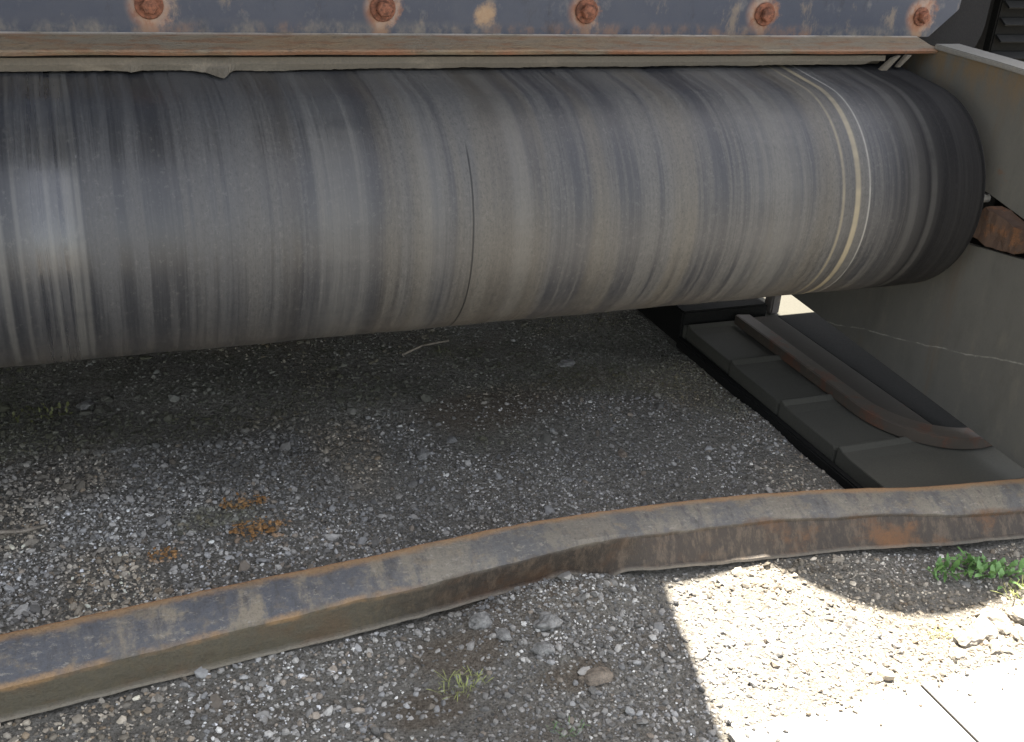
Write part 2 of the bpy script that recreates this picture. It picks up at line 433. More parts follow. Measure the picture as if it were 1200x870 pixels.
# --- ground
m = Mat('gravel_ground')
X, Y, Z = m.xyz()
n1 = m.noise(2.4, 5, 0.6)
n2 = m.noise(9, 5, 0.7)
n3 = m.noise(70, 4, 0.75)
vor = m.n('ShaderNodeTexVoronoi')
m.set(vor.inputs['Vector'], m.co)
vor.inputs['Scale'].default_value = 120
cellv = m.n('ShaderNodeSeparateColor')
m.set(cellv.inputs[0], vor.outputs['Color'])
c = m.mix(n2, (0.088, 0.081, 0.069), (0.195, 0.182, 0.158))
c = m.mix(m.ramp(n1, 0.52, 0.70, 0, 0.7), c, (0.115, 0.085, 0.058))
c = m.mix(m.math('MULTIPLY', m.ramp(Y, 1.85, 2.2), m.ramp(n2, 0.45, 0.65, 0, 0.6)), c, (0.045, 0.052, 0.025))  # moss green, also painting the dark band under the drum
mud = None
for px, py, pr in ((0.47, 1.215, 0.085), (0.40, 1.13, 0.07), (0.62, 1.12, 0.06), (0.78, 1.93, 0.16)):
    ddx, ddy = m.math('SUBTRACT', X, px), m.math('MULTIPLY', m.math('SUBTRACT', Y, py), 1.7)
    d = m.math('SQRT', m.math('ADD', m.math('MULTIPLY', ddx, ddx), m.math('MULTIPLY', ddy, ddy)))
    d = m.math('ADD', d, m.math('MULTIPLY', m.math('SUBTRACT', n2, 0.5), 0.12))
    q = m.ramp(d, pr * 1.2, pr * 0.6)
    mud = q if mud is None else m.math('MAXIMUM', mud, q)
c = m.mix(m.ramp(n3, 0.42, 0.62, 0, 0.6), c, (0.24, 0.225, 0.195))
c = m.mix(m.math('MULTIPLY', mud, 0.85), c, m.mix(n3, (0.105, 0.083, 0.060), (0.150, 0.124, 0.096)))
n5 = m.noise(230, 4, 0.8)
c = m.mix(m.ramp(n5, 0.50, 0.66, 0, 0.75), c, (0.040, 0.036, 0.030))
c = m.mix(m.ramp(n5, 0.46, 0.34, 0, 0.75), c, (0.235, 0.222, 0.195))
c = m.mix(m.math('MULTIPLY', m.ramp(cellv.outputs[0], 0.90, 0.93), m.ramp(vor.outputs['Distance'], 0.45, 0.25)), c, (0.42, 0.40, 0.36))
far_mix = m.ramp(m.math('SQRT', m.math('ADD', m.math('MULTIPLY', X, X), m.math('MULTIPLY', Y, Y))), 2.2, 4.0)
c = m.mix(far_mix, c, m.mix(n3, (0.11, 0.108, 0.10), (0.16, 0.155, 0.145)))
m.bump(m.math('ADD', m.math('ADD', n3, m.math('MULTIPLY', n5, 0.7)), m.math('MULTIPLY', vor.outputs['Distance'], -0.6)), 1.0, 0.008)
M['ground'] = m.out(c, 0.95, 0, 0.2)

m = Mat('stone_chips')
col = m.attr('tone')[0]
n1 = m.noise(190, 4, 0.7)
c = m.mix(m.ramp(n1, 0.3, 0.7, 0, 0.5), col, m.mix(0.5, col, (0.06, 0.055, 0.05)))
m.bump(n1, 0.4, 0.002)
M['chips'] = m.out(c, 0.9, 0, 0.25)


def stone_mat(name, a, b):
    m = Mat(name)
    n1 = m.noise(60, 5, 0.75)
    c = m.mix(m.ramp(n1, 0.3, 0.7), tuple(q * 0.62 for q in a), b)
    c = m.mix(m.ramp(m.noise(210, 3, 0.7), 0.52, 0.68, 0, 0.5), c, (0.06, 0.055, 0.048))
    m.bump(n1, 0.5, 0.004)
    return m.out(c, 0.9, 0, 0.25)


M['pale_stone'] = stone_mat('pale_stone', (0.16, 0.155, 0.145), (0.25, 0.245, 0.23))
M['brown_stone'] = stone_mat('brown_stone', (0.15, 0.125, 0.10), (0.22, 0.18, 0.14))
M['lime_stone'] = stone_mat('limestone', (0.15, 0.135, 0.11), (0.27, 0.245, 0.21))
M['white_stone'] = stone_mat('white_stone', (0.62, 0.58, 0.54), (0.72, 0.68, 0.64))
M['rust_scale'] = stone_mat('rust_scale', (0.24, 0.12, 0.042), (0.32, 0.17, 0.07))
M['wood'] = stone_mat('dry_wood', (0.20, 0.17, 0.13), (0.30, 0.26, 0.21))

m = Mat('concrete_slab')
n1 = m.noise(6, 5, 0.65)
n2 = m.noise(120, 4, 0.75)
c = m.mix(n1, (0.20, 0.192, 0.174), (0.27, 0.26, 0.24))
c = m.mix(m.ramp(n2, 0.55, 0.75, 0, 0.4), c, (0.13, 0.122, 0.105))
m.bump(n2, 0.3, 0.002)
M['joint'] = stone_mat('joint_soil', (0.010, 0.009, 0.007), (0.02, 0.018, 0.014))
M['slab'] = m.out(c, 0.9, 0, 0.25)


def leaf_mat(name, a, b):
    m = Mat(name)
    c = m.mix(m.noise(40, 3, 0.6), a, b)
    m.b.inputs['Subsurface Weight'].default_value = 0.0
    return m.out(c, 0.55, 0, 0.4)


M['leaf'] = leaf_mat('weed_leaf', (0.075, 0.17, 0.045), (0.13, 0.24, 0.08))
M['leaf_pale'] = leaf_mat('pale_grass', (0.20, 0.24, 0.06), (0.28, 0.29, 0.11))
M['moss'] = leaf_mat('dull_grass', (0.09, 0.10, 0.035), (0.13, 0.13, 0.05))


# ------------------------------------------------------------------ ground
def gh(x, y):
    """height of the gravel surface"""
    h = 0.007 * np.sin(5.1 * x + 1.3 * y) * np.cos(4.3 * y - 0.7 * x) + 0.004 * np.sin(13.0 * x - 6 * y + 1.0) + 0.003 * np.sin(23 * y + 9 * x)
    heap = 0.030 * np.exp(-((x - 0.68) / 0.13) ** 2 - ((y - 1.30) / 0.06) ** 2)          # gravel banked against the bar
    heap2 = 0.012 * np.exp(-((x - 0.30) / 0.30) ** 2 - ((y - 1.62) / 0.16) ** 2)
    fade = 1 / (1 + np.exp((np.hypot(x - 0.6, y - 1.5) - 2.6) * 3))
    flat = 1 / (1 + np.exp((y - 1.00) * -60))                                               # level at the slabs
    return (h * np.where(x > 0.7, 0.25 + 0.75 * flat, 1) + heap + heap2) * fade


def graded(lo, hi, step, far):
    a = list(np.arange(lo, hi + 1e-6, step))
    d, p = step, hi
    while p < far:
        d *= 1.45; p += d; a.append(p)
    d, p = step, lo
    while p > -far:
        d *= 1.45; p -= d; a.insert(0, p)
    return np.array(a)


gx, gy = graded(-1.0, 2.1, 0.02, 300), graded(0.4, 2.9, 0.02, 300)
GX, GY = np.meshgrid(gx, gy)
GZ = gh(GX, GY)
nx, ny = len(gx), len(gy)
ii = (np.arange(ny - 1)[:, None] * nx + np.arange(nx - 1)[None, :]).ravel()
gf = np.stack([ii, ii + 1, ii + nx + 1, ii + nx], 1)
ground = link_mesh('ground', np.stack([GX.ravel(), GY.ravel(), GZ.ravel()], 1).tolist(), gf.tolist(), M['ground'], smooth=True)
tag(ground, kind='structure')


# ------------------------------------------------------------------ gravel (nobody could count it)
def ico():
    bm = bmesh.new()
    bmesh.ops.create_icosphere(bm, subdivisions=1, radius=1)
    v = np.array([x.co[:] for x in bm.verts]); f = np.array([[x.index for x in t.verts] for t in bm.faces])
    bm.free()
    return v, f


def octa():
    v = np.array([(1, 0, 0), (-1, 0, 0), (0, 1, 0), (0, -1, 0), (0, 0, 1), (0, 0, -1)], float)
    f = np.array([(0, 2, 4), (2, 1, 4), (1, 3, 4), (3, 0, 4), (2, 0, 5), (1, 2, 5), (3, 1, 5), (0, 3, 5)])
    return v, f


def vnoise(x, y, s, seed):
    """cheap smooth value noise in numpy"""
    r = np.random.default_rng(seed).random((64, 64))
    u, v = x * s + 100, y * s + 100
    i, j = np.floor(u).astype(int), np.floor(v).astype(int)
    fu, fv = u - i, v - j
    fu, fv = fu * fu * (3 - 2 * fu), fv * fv * (3 - 2 * fv)
    i0, i1, j0, j1 = i % 64, (i + 1) % 64, j % 64, (j + 1) % 64
    return (r[i0, j0] * (1 - fu) + r[i1, j0] * fu) * (1 - fv) + (r[i0, j1] * (1 - fu) + r[i1, j1] * fu) * fv


PAVE_X, PAVE_Y = 0.765, 0.955


def bar_y(x):
    return np.interp(x, BAR_X, BAR_YB)


BAR_X = np.array([-.133, -.038, .063, .171, .285, .409, .542, .671, .811, .953, 1.1, 1.244, 1.402]) * 1.1
BAR_YB = np.array([1.143, 1.152, 1.161, 1.171, 1.179, 1.192, 1.208, 1.199, 1.187, 1.172, 1.155, 1.124, 1.105]) * 1.1


STAINS = [(.213 * 1.1, 1.537 * 1.1, .026), (.222 * 1.1, 1.452 * 1.1, .032), (.079 * 1.1, 1.432 * 1.1, .018)]


def scatter(n, rmin, rmax, power, base, x0, x1, y0, y1, white, flat, seed, keep=None, slab=False):
    g = np.random.default_rng(seed)
    V, F = base
    x, y = g.uniform(x0, x1, n), g.uniform(y0, y1, n)
    ok = ~((x > PAVE_X - 0.004) & (y < PAVE_Y + 0.002))
    if slab:
        ok = g.random(n) < np.exp((y - PAVE_Y) / 0.018)
    ok &= ~((x > 1.33) & (y > 1.28))                       # under the track
    by = np.interp(x, BAR_X, BAR_YB)
    ok &= ~((y > by - 0.002) & (y < by + 0.080))           # under the bar
    ok &= (x < (y * 1.0 + 0.75)) & (x > -0.33 * y - 0.30)
    if keep is not None:
        ok &= keep(x, y, g)
    x, y = x[ok], y[ok]
    n = len(x)
    r = rmin + (rmax - rmin) * g.random(n) ** power
    sc = np.stack([r * g.uniform(0.8, 1.35, n), r * g.uniform(0.65, 1.0, n), r * g.uniform(*flat, n)], 1)
    a, tx, ty = g.uniform(0, 6.283, n), g.normal(0, 0.35, n), g.normal(0, 0.35, n)
    ca, sa, cx, sx, cy, sy = np.cos(a), np.sin(a), np.cos(tx), np.sin(tx), np.cos(ty), np.sin(ty)
    P = V[None] * (1 + g.uniform(-0.28, 0.22, (n, len(V), 1))) * sc[:, None, :]
    X, Y, Z = P[..., 0], P[..., 1], P[..., 2]
    Y, Z = Y * cx[:, None] - Z * sx[:, None], Y * sx[:, None] + Z * cx[:, None]
    X, Z = X * cy[:, None] + Z * sy[:, None], -X * sy[:, None] + Z * cy[:, None]
    X, Y = X * ca[:, None] - Y * sa[:, None], X * sa[:, None] + Y * ca[:, None]
    z = gh(x, y) + sc[:, 2] * g.uniform(-0.15, 0.60, n) if not slab else 0.011 + sc[:, 2] * 0.8
    verts = np.stack([X + x[:, None], Y + y[:, None], Z + z[:, None]], -1).reshape(-1, 3)
    faces = (F[None] + (np.arange(n) * len(V))[:, None, None]).reshape(-1, 3)
    # stone colours: slate greys, browns, some pale chips
    t = g.random(n)
    grey = (0.085 + 0.22 * g.random(n) ** 1.6)[:, None] * np.array([1.0, 0.955, 0.875])[None]
    brown = (0.08 + 0.12 * g.random(n))[:, None] * np.array([1.08, 0.92, 0.74])[None]
    blue = (0.10 + 0.18 * g.random(n))[:, None] * np.array([1.0, 0.985, 0.95])[None]
    pale = (0.34 + 0.24 * g.random(n))[:, None] * np.array([1.0, 0.97, 0.90])[None]
    patch = vnoise(x, y, 3.1, 5)
    pbrown = np.clip(0.06 + 0.55 * np.clip(patch - 0.55, 0, 1), 0, 0.5)
    c = grey
    c = np.where((t < 0.22)[:, None], blue, c)
    c = np.where(((t > 0.22) & (t < 0.22 + pbrown))[:, None], brown, c)
    wp = white * (0.4 + 1.4 * vnoise(x, y, 2.3, 9))
    c = np.where((g.random(n) < wp)[:, None], pale, c)
    for sx_, sy_, sr_ in STAINS:
        d = np.hypot((x - sx_) / 1.4, (y - sy_) / 0.85) / sr_ + 0.9 * (vnoise(x, y, 60, 31) - 0.5)
        wgt = np.clip((1.15 - d) * 2.5, 0, 0.92)[:, None]
        c = c * (1 - wgt) + wgt * np.array([0.25, 0.135, 0.052]) * (0.6 + 0.8 * g.random(n))[:, None]
    tb = np.clip((vnoise(x, y, 6.5, 51) - 0.52) * 2.6, 0, 0.55)[:, None]
    c = c * (1 - tb) + tb * c * np.array([1.16, 0.98, 0.72])
    tg = np.clip((vnoise(x, y, 5.5, 57) - 0.60) * 2.4, 0, 0.5)[:, None] * (y > 1.62)[:, None]
    c = c * (1 - tg) + tg * np.array([0.080, 0.078, 0.036])
    moss_shade = np.clip((y - 1.9) / 0.25, 0, 0.6) * (0.4 + vnoise(x, y, 5, 17))  # moss tint, deepened to paint shade under the drum
    c = c * (1 - moss_shade[:, None]) + moss_shade[:, None] * np.array([0.048, 0.050, 0.026])
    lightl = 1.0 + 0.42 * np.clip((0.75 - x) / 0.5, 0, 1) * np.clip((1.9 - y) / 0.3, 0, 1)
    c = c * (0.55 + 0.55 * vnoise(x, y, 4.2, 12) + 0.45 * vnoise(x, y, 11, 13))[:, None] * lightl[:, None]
    c = np.minimum(c, 0.72)
    return verts, faces, np.repeat(c, len(V), 0)


MUD = ((0.47, 1.215, 0.085), (0.40, 1.13, 0.07), (0.62, 1.12, 0.06), (0.78, 1.93, 0.16))


def muddy(x, y):
    k = np.zeros(len(x))
    for px, py, pr in MUD:
        k = np.maximum(k, np.clip((1.25 - np.hypot(x - px, (y - py) * 1.7) / pr + 0.7 * (vnoise(x, y, 14, 41) - 0.5)) * 1.6, 0, 0.85))
    return k


def keep_fine(x, y, g):
    d = vnoise(x, y, 4.5, 3)
    back = np.clip((y - 1.95) / 0.4, 0, 1)
    return g.random(len(x)) < np.clip(0.45 + 1.0 * (d - 0.25) - 0.55 * back, 0.12, 1) * (1 - 0.7 * muddy(x, y))


def keep_mid(x, y, g):
    d = vnoise(x, y, 3.0, 4)
    coarse = np.clip(1.25 - (x * 0.55 + (y - 1.3) * 0.75), 0.25, 1.1)     # bigger chips to the near left
    return g.random(len(x)) < np.clip(coarse * (0.15 + 1.3 * d), 0.05, 1) * (1 - 0.85 * muddy(x, y))


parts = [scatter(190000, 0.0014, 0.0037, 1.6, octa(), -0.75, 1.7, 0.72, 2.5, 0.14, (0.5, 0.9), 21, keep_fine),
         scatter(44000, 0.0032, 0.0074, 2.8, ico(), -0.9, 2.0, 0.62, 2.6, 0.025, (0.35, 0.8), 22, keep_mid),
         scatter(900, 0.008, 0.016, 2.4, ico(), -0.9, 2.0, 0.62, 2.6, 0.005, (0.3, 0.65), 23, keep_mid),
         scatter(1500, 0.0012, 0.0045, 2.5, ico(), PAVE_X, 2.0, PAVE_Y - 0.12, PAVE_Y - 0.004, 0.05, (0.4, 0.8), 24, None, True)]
off, VV, FF, CC = 0, [], [], []
for v_, f_, c_ in parts:
    VV.append(v_); FF.append(f_ + off); CC.append(c_); off += len(v_)
VV, FF, CC = np.concatenate(VV), np.concatenate(FF), np.concatenate(CC)
me = bpy.data.meshes.new('gravel')
me.vertices.add(len(VV)); me.vertices.foreach_set('co', VV.ravel())
me.loops.add(len(FF) * 3); me.loops.foreach_set('vertex_index', FF.ravel())
me.polygons.add(len(FF)); me.polygons.foreach_set('loop_start', np.arange(0, len(FF) * 3, 3))
me.polygons.foreach_set('use_smooth', np.zeros(len(FF), bool))
me.update(calc_edges=True)
at = me.attributes.new('tone', 'FLOAT_COLOR', 'POINT')
at.data.foreach_set('color', np.concatenate([CC, np.ones((len(CC), 1))], 1).ravel().astype(np.float32))
me.materials.append(M['chips'])
gravel = bpy.data.objects.new('gravel', me)
COL.objects.link(gravel)
tag(gravel, 'loose grey gravel chips spread over the ground under the conveyor', 'gravel', kind='stuff')

# ------------------------------------------------------------------ pavement of concrete slabs
pave = link_mesh('pavement', [(PAVE_X, -2.2, 0.004), (3.2, -2.2, 0.004), (3.2, PAVE_Y - 0.003, 0.004), (PAVE_X, PAVE_Y - 0.003, 0.004)], [(0, 1, 2, 3)], M['joint'])
tag(pave, kind='structure')
for i in range(7):
    for j in range(8):
        x0, y1 = PAVE_X + i * 0.3285, PAVE_Y - j * 0.3285
        t = random.uniform(-0.001, 0.001)
        from_bm('paving_slab', box_bm(x0 + 0.0028, x0 + 0.3257, y1 - 0.3257, y1 - 0.001, -0.03, 0.011 + t, 0.0015, 1), M['slab'], pave)

# ------------------------------------------------------------------ the machine: tail end of a belt conveyor
AY, AZ, R = 1.7273, 0.5136, 0.200
SX = 1.62                                   # plane of the right side plate
LX = -1.02                                  # plane of the left side plate
conv = thing('conveyor', 'wide worn black rubber belt wrapped round a tail drum under a rusty bolted skirt plate', 'conveyor', (0.3, 1.73, 0))

# belt: bottom strand, wrap, top strand
xs = np.concatenate([np.linspace(-0.97, 1.50, 120), np.linspace(1.51, 1.572, 10)])
TH = math.radians(6)
path = []
a1 = math.radians(90) + TH
a0 = math.radians(270) + TH
for s in np.linspace(1.6, 0.03, 12):
    path.append((AY + R * math.cos(a0) + s * math.cos(TH), AZ + R * math.sin(a0) + s * math.sin(TH), math.cos(a0), math.sin(a0)))
for a in np.linspace(a0, a1, 90):
    path.append((AY + R * math.cos(a), AZ + R * math.sin(a), math.cos(a), math.sin(a)))
for s in np.linspace(0.03, 1.6, 12):
    path.append((AY + R * math.cos(a1) + s * math.cos(TH), AZ + R * math.sin(a1) + s * math.sin(TH), math.cos(a1), math.sin(a1)))
V, F = [], []
npth = len(path)


def belt_drop(x):
    e = max(0.0, (x - 1.553) / 0.019)
    return 0.006 * e * e + 0.0006 * math.sin(x * 21) + 0.0004 * math.sin(x * 57 + 1)


for th in (0.0, 0.014):
    for k, (py, pz, ny_, nz_) in enumerate(path):
        for x in xs:
            d = th + (belt_drop(x) if th == 0 else 0)
            V.append((x, py - d * ny_, pz - d * nz_))
nxs = len(xs)
for L in (0, 1):
    o = L * npth * nxs
    for k in range(npth - 1):
        for i in range(nxs - 1):
            q = [o + k * nxs + i, o + k * nxs + i + 1, o + (k + 1) * nxs + i + 1, o + (k + 1) * nxs + i]
            F.append(q[::-1] if L == 0 else q)
o = npth * nxs
for k in range(npth - 1):
    F.append([k * nxs, (k + 1) * nxs, o + (k + 1) * nxs, o + k * nxs])
    e = nxs - 1
    F.append([k * nxs + e, o + k * nxs + e, o + (k + 1) * nxs + e, (k + 1) * nxs + e])
link_mesh('belt', V, F, M['belt'], conv, smooth=True)


def cyl_bm(cy, cz, r, x0, x1, seg=48):
    return prism_bm([(cy + r * math.cos(2 * math.pi * k / seg), cz + r * math.sin(2 * math.pi * k / seg)) for k in range(seg)], x0, x1, 'x')


from_bm('pulley', cyl_bm(AY, AZ, R - 0.0155, -0.955, 1.556, 64), M['dark'], conv)
from_bm('shaft', cyl_bm(AY, AZ, 0.045, -1.06, 1.70, 32), M['dark'], conv)

# skirt: dusty ledge (angle), bolted plate, rubber strip
N = 160
lx = np.linspace(-1.02, 1.618, N)
prof = lambda x: [(1.793 + 0.0012 * math.sin(x * 17), 0.7525 + 0.0014 * mnoise.noise((x * 9, 0, 0))),
                  (1.790 + 0.0012 * math.sin(x * 17), 0.7580 + 0.0010 * mnoise.noise((x * 11, 3, 0))),
                  (1.793 + 0.0012 * math.sin(x * 17), 0.7605), (1.853, 0.7725 + 0.0006 * mnoise.noise((x * 14, 5, 0))), (1.861, 0.7742),
                  (1.861, 0.764), (1.80, 0.7515)]


def sweep(name, xs_, prof_, mat, parent, caps=True, smooth=False, attr=None):
    V, F, A = [], [], []
    n = None
    for x in xs_:
        p = prof_(x)
        n = len(p)
        for q in p:
            V.append((q[0], q[1], q[2]) if len(q) == 3 else (x, q[0], q[1]))
    for k in range(len(xs_) - 1):
        for i in range(n):
            j = (i + 1) % n
            F.append([k * n + i, k * n + j, (k + 1) * n + j, (k + 1) * n + i])
    if caps:
        F.append(list(range(n))[::-1])
        F.append([(len(xs_) - 1) * n + i for i in range(n)])
    o = link_mesh(name, V, F, mat, parent, smooth)
    bm = bmesh.new(); bm.from_mesh(o.data)
    bmesh.ops.recalc_face_normals(bm, faces=bm.faces)
    bm.to_mesh(o.data); bm.free()
    return o


sweep('ledge', lx, prof, M['ledge'], conv)
skirt = from_bm('skirt_plate', prism_bm([(-1.02, 0.772), (1.650, 0.772), (1.712, 0.826), (1.718, 0.93), (2.02, 0.96), (2.02, 1.645), (-1.02, 1.645)], 1.862, 1.874, 'y', 0.0015), M['skirt'], conv)  # unseen top and right end extended to block the sun


def hexbolt(name, x, z, y, r, parent):
    bm = bmesh.new()
    rings = [(r * 1.55, 0.0, 24), (r * 1.60, 0.003, 24), (r * 1.48, 0.005, 24)]
    prev = None
    for rr, d, sg in rings:
        vs = [bm.verts.new((x + rr * math.cos(6.2832 * k / sg), y - d, z + rr * math.sin(6.2832 * k / sg))) for k in range(sg)]
        if prev:
            for k in range(sg):
                bm.faces.new((prev[k], prev[(k + 1) % sg], vs[(k + 1) % sg], vs[k]))
        prev = vs
    bm.faces.new(prev)
    rot = random.random()
    prev = None
    for rr, d in ((r, 0.004), (r, 0.014), (r * 0.86, 0.0175), (r * 0.3, 0.0185)):
        vs = [bm.verts.new((x + rr * math.cos(6.2832 * k / 6 + rot), y - d, z + rr * math.sin(6.2832 * k / 6 + rot))) for k in range(6)]
        if prev:
            for k in range(6):
                bm.faces.new((prev[k], prev[(k + 1) % 6], vs[(k + 1) % 6], vs[k]))
        prev = vs
    bm.faces.new(prev)
    bmesh.ops.recalc_face_normals(bm, faces=bm.faces)
    return from_bm(name, bm, M['bolt'], parent)


for k in range(-3, 5):
    hexbolt('bolt', BOLT_X0 + k * BOLT_S + random.uniform(-.004, .004), BOLT_Z + random.uniform(-.002, .002), 1.862, 0.0135 if k < 4 else 0.0115, skirt)

rx = np.linspace(-1.0, 1.505, 420)


def strip_prof(x):
    low = 0.7275 + 0.0015 * mnoise.noise((x * 13, 7, 0)) + 0.0008 * mnoise.noise((x * 60, 2, 0)) + 0.0030 * (x / 1.5)
    low -= 0.003 * math.exp(-((x - 0.33) / 0.05) ** 2)
    low += 0.0009 * mnoise.noise((x * 150, 8, 0))
    if x > 1.46:
        low += (x - 1.46) * 0.35
    t = 0.46 * math.exp(-((x - 0.243) / 0.013) ** 2) + 0.10 * math.exp(-((x - 0.112) / 0.012) ** 2) + 0.16 * math.exp(-((x - 0.222) / 0.02) ** 2)
    t *= 1 + 0.5 * mnoise.noise((x * 120, 3, 3))      # torn tongues folded over the belt
    yl = 1.805 - 0.078 * t
    low = low * (1 - t) + 0.7195 * t
    return [(yl, low), (1.803 - 0.03 * t, 0.737 - 0.007 * t), (1.804, 0.7470), (1.822, 0.7480), (1.822, 0.7285)]


sweep('rubber_strip', rx, strip_prof, M['strip'], conv)
# folded end of the strip, two bent lugs
bm = prism_bm([(1.512, 0.7435), (1.530, 0.7500), (1.500, 0.7170), (1.488, 0.7120), (1.470, 0.7175), (1.485, 0.7195)], 1.789, 1.800, 'y', 0.0012)
from_bm('strip_end', bm, M['strip'], conv)
bm = prism_bm([(1.545, 0.7500), (1.556, 0.7500), (1.533, 0.7270), (1.526, 0.7270)], 1.789, 1.800, 'y', 0.001)
from_bm('strip_end', bm, M['strip'], conv)

# rubber flap behind the plate, dark bay with grille, unseen shade-casting plates and body above
pts = [(1.00, 0.66), (1.70, 0.66)] + [(1.70 + 0.11 * math.sin(a), 0.80 - 0.11 * math.cos(a) + 0.0) for a in np.linspace(0.2, 1.5, 8)] + [(1.81, 1.2), (1.00, 1.2)]
from_bm('rubber_flap', prism_bm(pts, 1.885, 1.90, 'y'), M['rubber'], conv)
from_bm('bay_panel', box_bm(1.0, 2.7, 2.30, 2.34, 0.66, 1.31), M['dark'], conv)
gr = from_bm('grille', box_bm(1.985, 2.45, 2.035, 2.06, 0.60, 1.18, 0.003), M['dark'], conv)
for k in range(14):
    z = 0.625 + 0.037 * k
    from_bm('slat', prism_bm([(2.012, z), (2.030, z + 0.012), (2.034, z + 0.012), (2.034, z + 0.008), (2.016, z - 0.003)], 1.99, 2.445, 'x'), M['dusty'], gr)
gp = [(1.08, 1.646), (1.195, 1.646), (1.235, 1.77), (1.273, 1.90), (1.33, 2.03), (1.40, 2.135), (1.47, 2.175), (1.55, 2.19), (1.66, 2.17), (1.78, 2.11), (1.90, 1.96), (1.97, 1.78), (2.0, 1.646)]
from_bm('shadow_plate', prism_bm(gp, 1.864, 1.874, 'y'), M['paint'], conv)  # unseen plate, outline shaped to cast the rounded shadow
from_bm('shade_chassis', box_bm(-2.8, 1.72, 2.502, 4.8, 0.86, 1.55, 0.01), M['dark'], conv)  # unseen body box, widened to block sun behind the drum
from_bm('shade_plate', box_bm(-1.0, 1.95, 1.90, 2.50, 1.22, 1.26), M['dark'], conv)  # unseen plate added to keep sun off the track
from_bm('rear_shade_wall', box_bm(-2.8, 1.50, 2.46, 2.50, 0.02, 0.86), M['dark'], conv)  # unseen wall added to stop light entering from the rear
hy = lambda y: 0.86 + 0.269 * (y - 1.319)                    # right wall slanted so its shadow edge borders the sunlit patch
hp = [(1.90, 1.58), (1.90, 1.66), (0.95, 2.10), (0.95, 3.0), (4.6, 3.0), (4.6, 1.58)]
V = [(-3.4, y, z) for y, z in hp] + [(hy(y), y, z) for y, z in hp]
n = len(hp)
hop = link_mesh('shade_hopper', V, [[i, (i + 1) % n, n + (i + 1) % n, n + i] for i in range(n)] + [list(range(n))[::-1], [n + i for i in range(n)]], M['paint'], conv)  # unseen body, shaped and sized to shade the ground and drum
for xr in (-2.4, -1.6, -0.8, 0.0):
    from_bm('shade_hopper_rib', prism_bm([(1.80, 1.70), (1.02, 2.06), (1.02, 1.99), (1.80, 1.63)], xr, xr + 0.05, 'x'), M['paint'], hop)

# side plates with a take-up slot; the right one is in view
def side_plate(x, sgn):
    up = [(2.05, 0.762), (2.05, 0.56), (1.80, 0.556), (1.576, 0.536), (1.478, 0.517), (1.20, 0.47), (0.98, 0.53), (0.96, 0.60), (1.20, 0.735), (1.30, 0.756), (1.60, 0.762)]
    lw = [(2.11, 0.118), (2.16, 0.30), (2.10, 0.43), (1.80, 0.415), (1.66, 0.420), (1.56, 0.434), (1.454, 0.448), (1.28, 0.44), (1.18, 0.38), (1.16, 0.20), (1.18, 0.095), (1.332, 0.080)]
    from_bm('upper_side_plate', prism_bm(up, x, x + sgn * 0.012, 'x', 0.001), M['side'], conv)
    from_bm('lower_side_plate', prism_bm(lw, x, x + sgn * 0.012, 'x', 0.001), M['side'], conv)
    from_bm('side_rim', prism_bm([(1.80, 0.7705), (1.62, 0.770), (1.30, 0.764), (1.19, 0.742), (1.19, 0.732), (1.30, 0.754), (1.62, 0.760), (1.80, 0.760)], x - sgn * 0.006, x + sgn * 0.055, 'x', 0.002), M['rim'], conv)
    from_bm('slot_light_block', box_bm(min(x + sgn * .09, x + sgn * .13), max(x + sgn * .09, x + sgn * .13), 1.05, 2.2, 0.36, 0.62), M['dark'], conv)  # dark box added behind the slot against light leaking in
    from_bm('bearing_housing', box_bm(min(x + sgn * .014, x + sgn * .088), max(x + sgn * .014, x + sgn * .088), 1.63, 1.83, 0.44, 0.53, 0.01), M['dark'], conv)
    bm = prism_bm([(1.565, 0.514), (1.53, 0.510), (1.49, 0.499), (1.45, 0.501), (1.40, 0.492), (1.36, 0.49), (1.36, 0.462), (1.42, 0.466), (1.455, 0.470), (1.47, 0.455), (1.50, 0.449), (1.54, 0.444), (1.578, 0.452), (1.59, 0.480)], x - sgn * 0.010, x + sgn * 0.03, 'x')
    bmesh.ops.triangulate(bm, faces=bm.faces)
    bmesh.ops.subdivide_edges(bm, edges=list(bm.edges), cuts=2, use_grid_fill=True)
    for v_ in bm.verts:
        v_.co += Vector((0.004, 0.003, 0.003)) * mnoise.noise(v_.co * 45)
    from_bm('take_up_bracket', bm, M['bracket'], conv)
    from_bm('take_up_bolt', cyl_bm(1.585, 0.524, 0.008, min(x - sgn * .018, x + sgn * .01), max(x - sgn * .018, x + sgn * .01), 12), M['rim'], conv)


side_plate(SX, 1)
side_plate(LX, -1)
from_bm('post', box_bm(1.590, 1.616, 2.13, 2.165, 0.056, 0.36, 0.004), M['post'], conv)

# ------------------------------------------------------------------ crawler track under the side plate
track = thing('crawler_track', 'dark steel crawler track pads lying in a row below the grey side plate', 'crawler track', (1.55, 1.8, 0))
pad0 = None
for k in range(5):
    y0 = 1.3205 + 0.1985 * k
    bm = prism_bm([(y0 + 0.004, 0.0), (y0 + 0.004, 0.049), (y0 + 0.010, 0.0535), (y0 + 0.150, 0.0525), (y0 + 0.178, 0.0550), (y0 + 0.190, 0.062), (y0 + 0.195, 0.060), (y0 + 0.1945, 0.0)], 1.346 + random.uniform(-.002, .002), 1.80, 'x', 0.0012)
    from_bm('track_pad', bm, M['pad'], track)
from_bm('pad_edge', box_bm(1.326, 1.3435, 1.32, 2.12, 0.0, 0.026, 0.003), M['dark'], track)


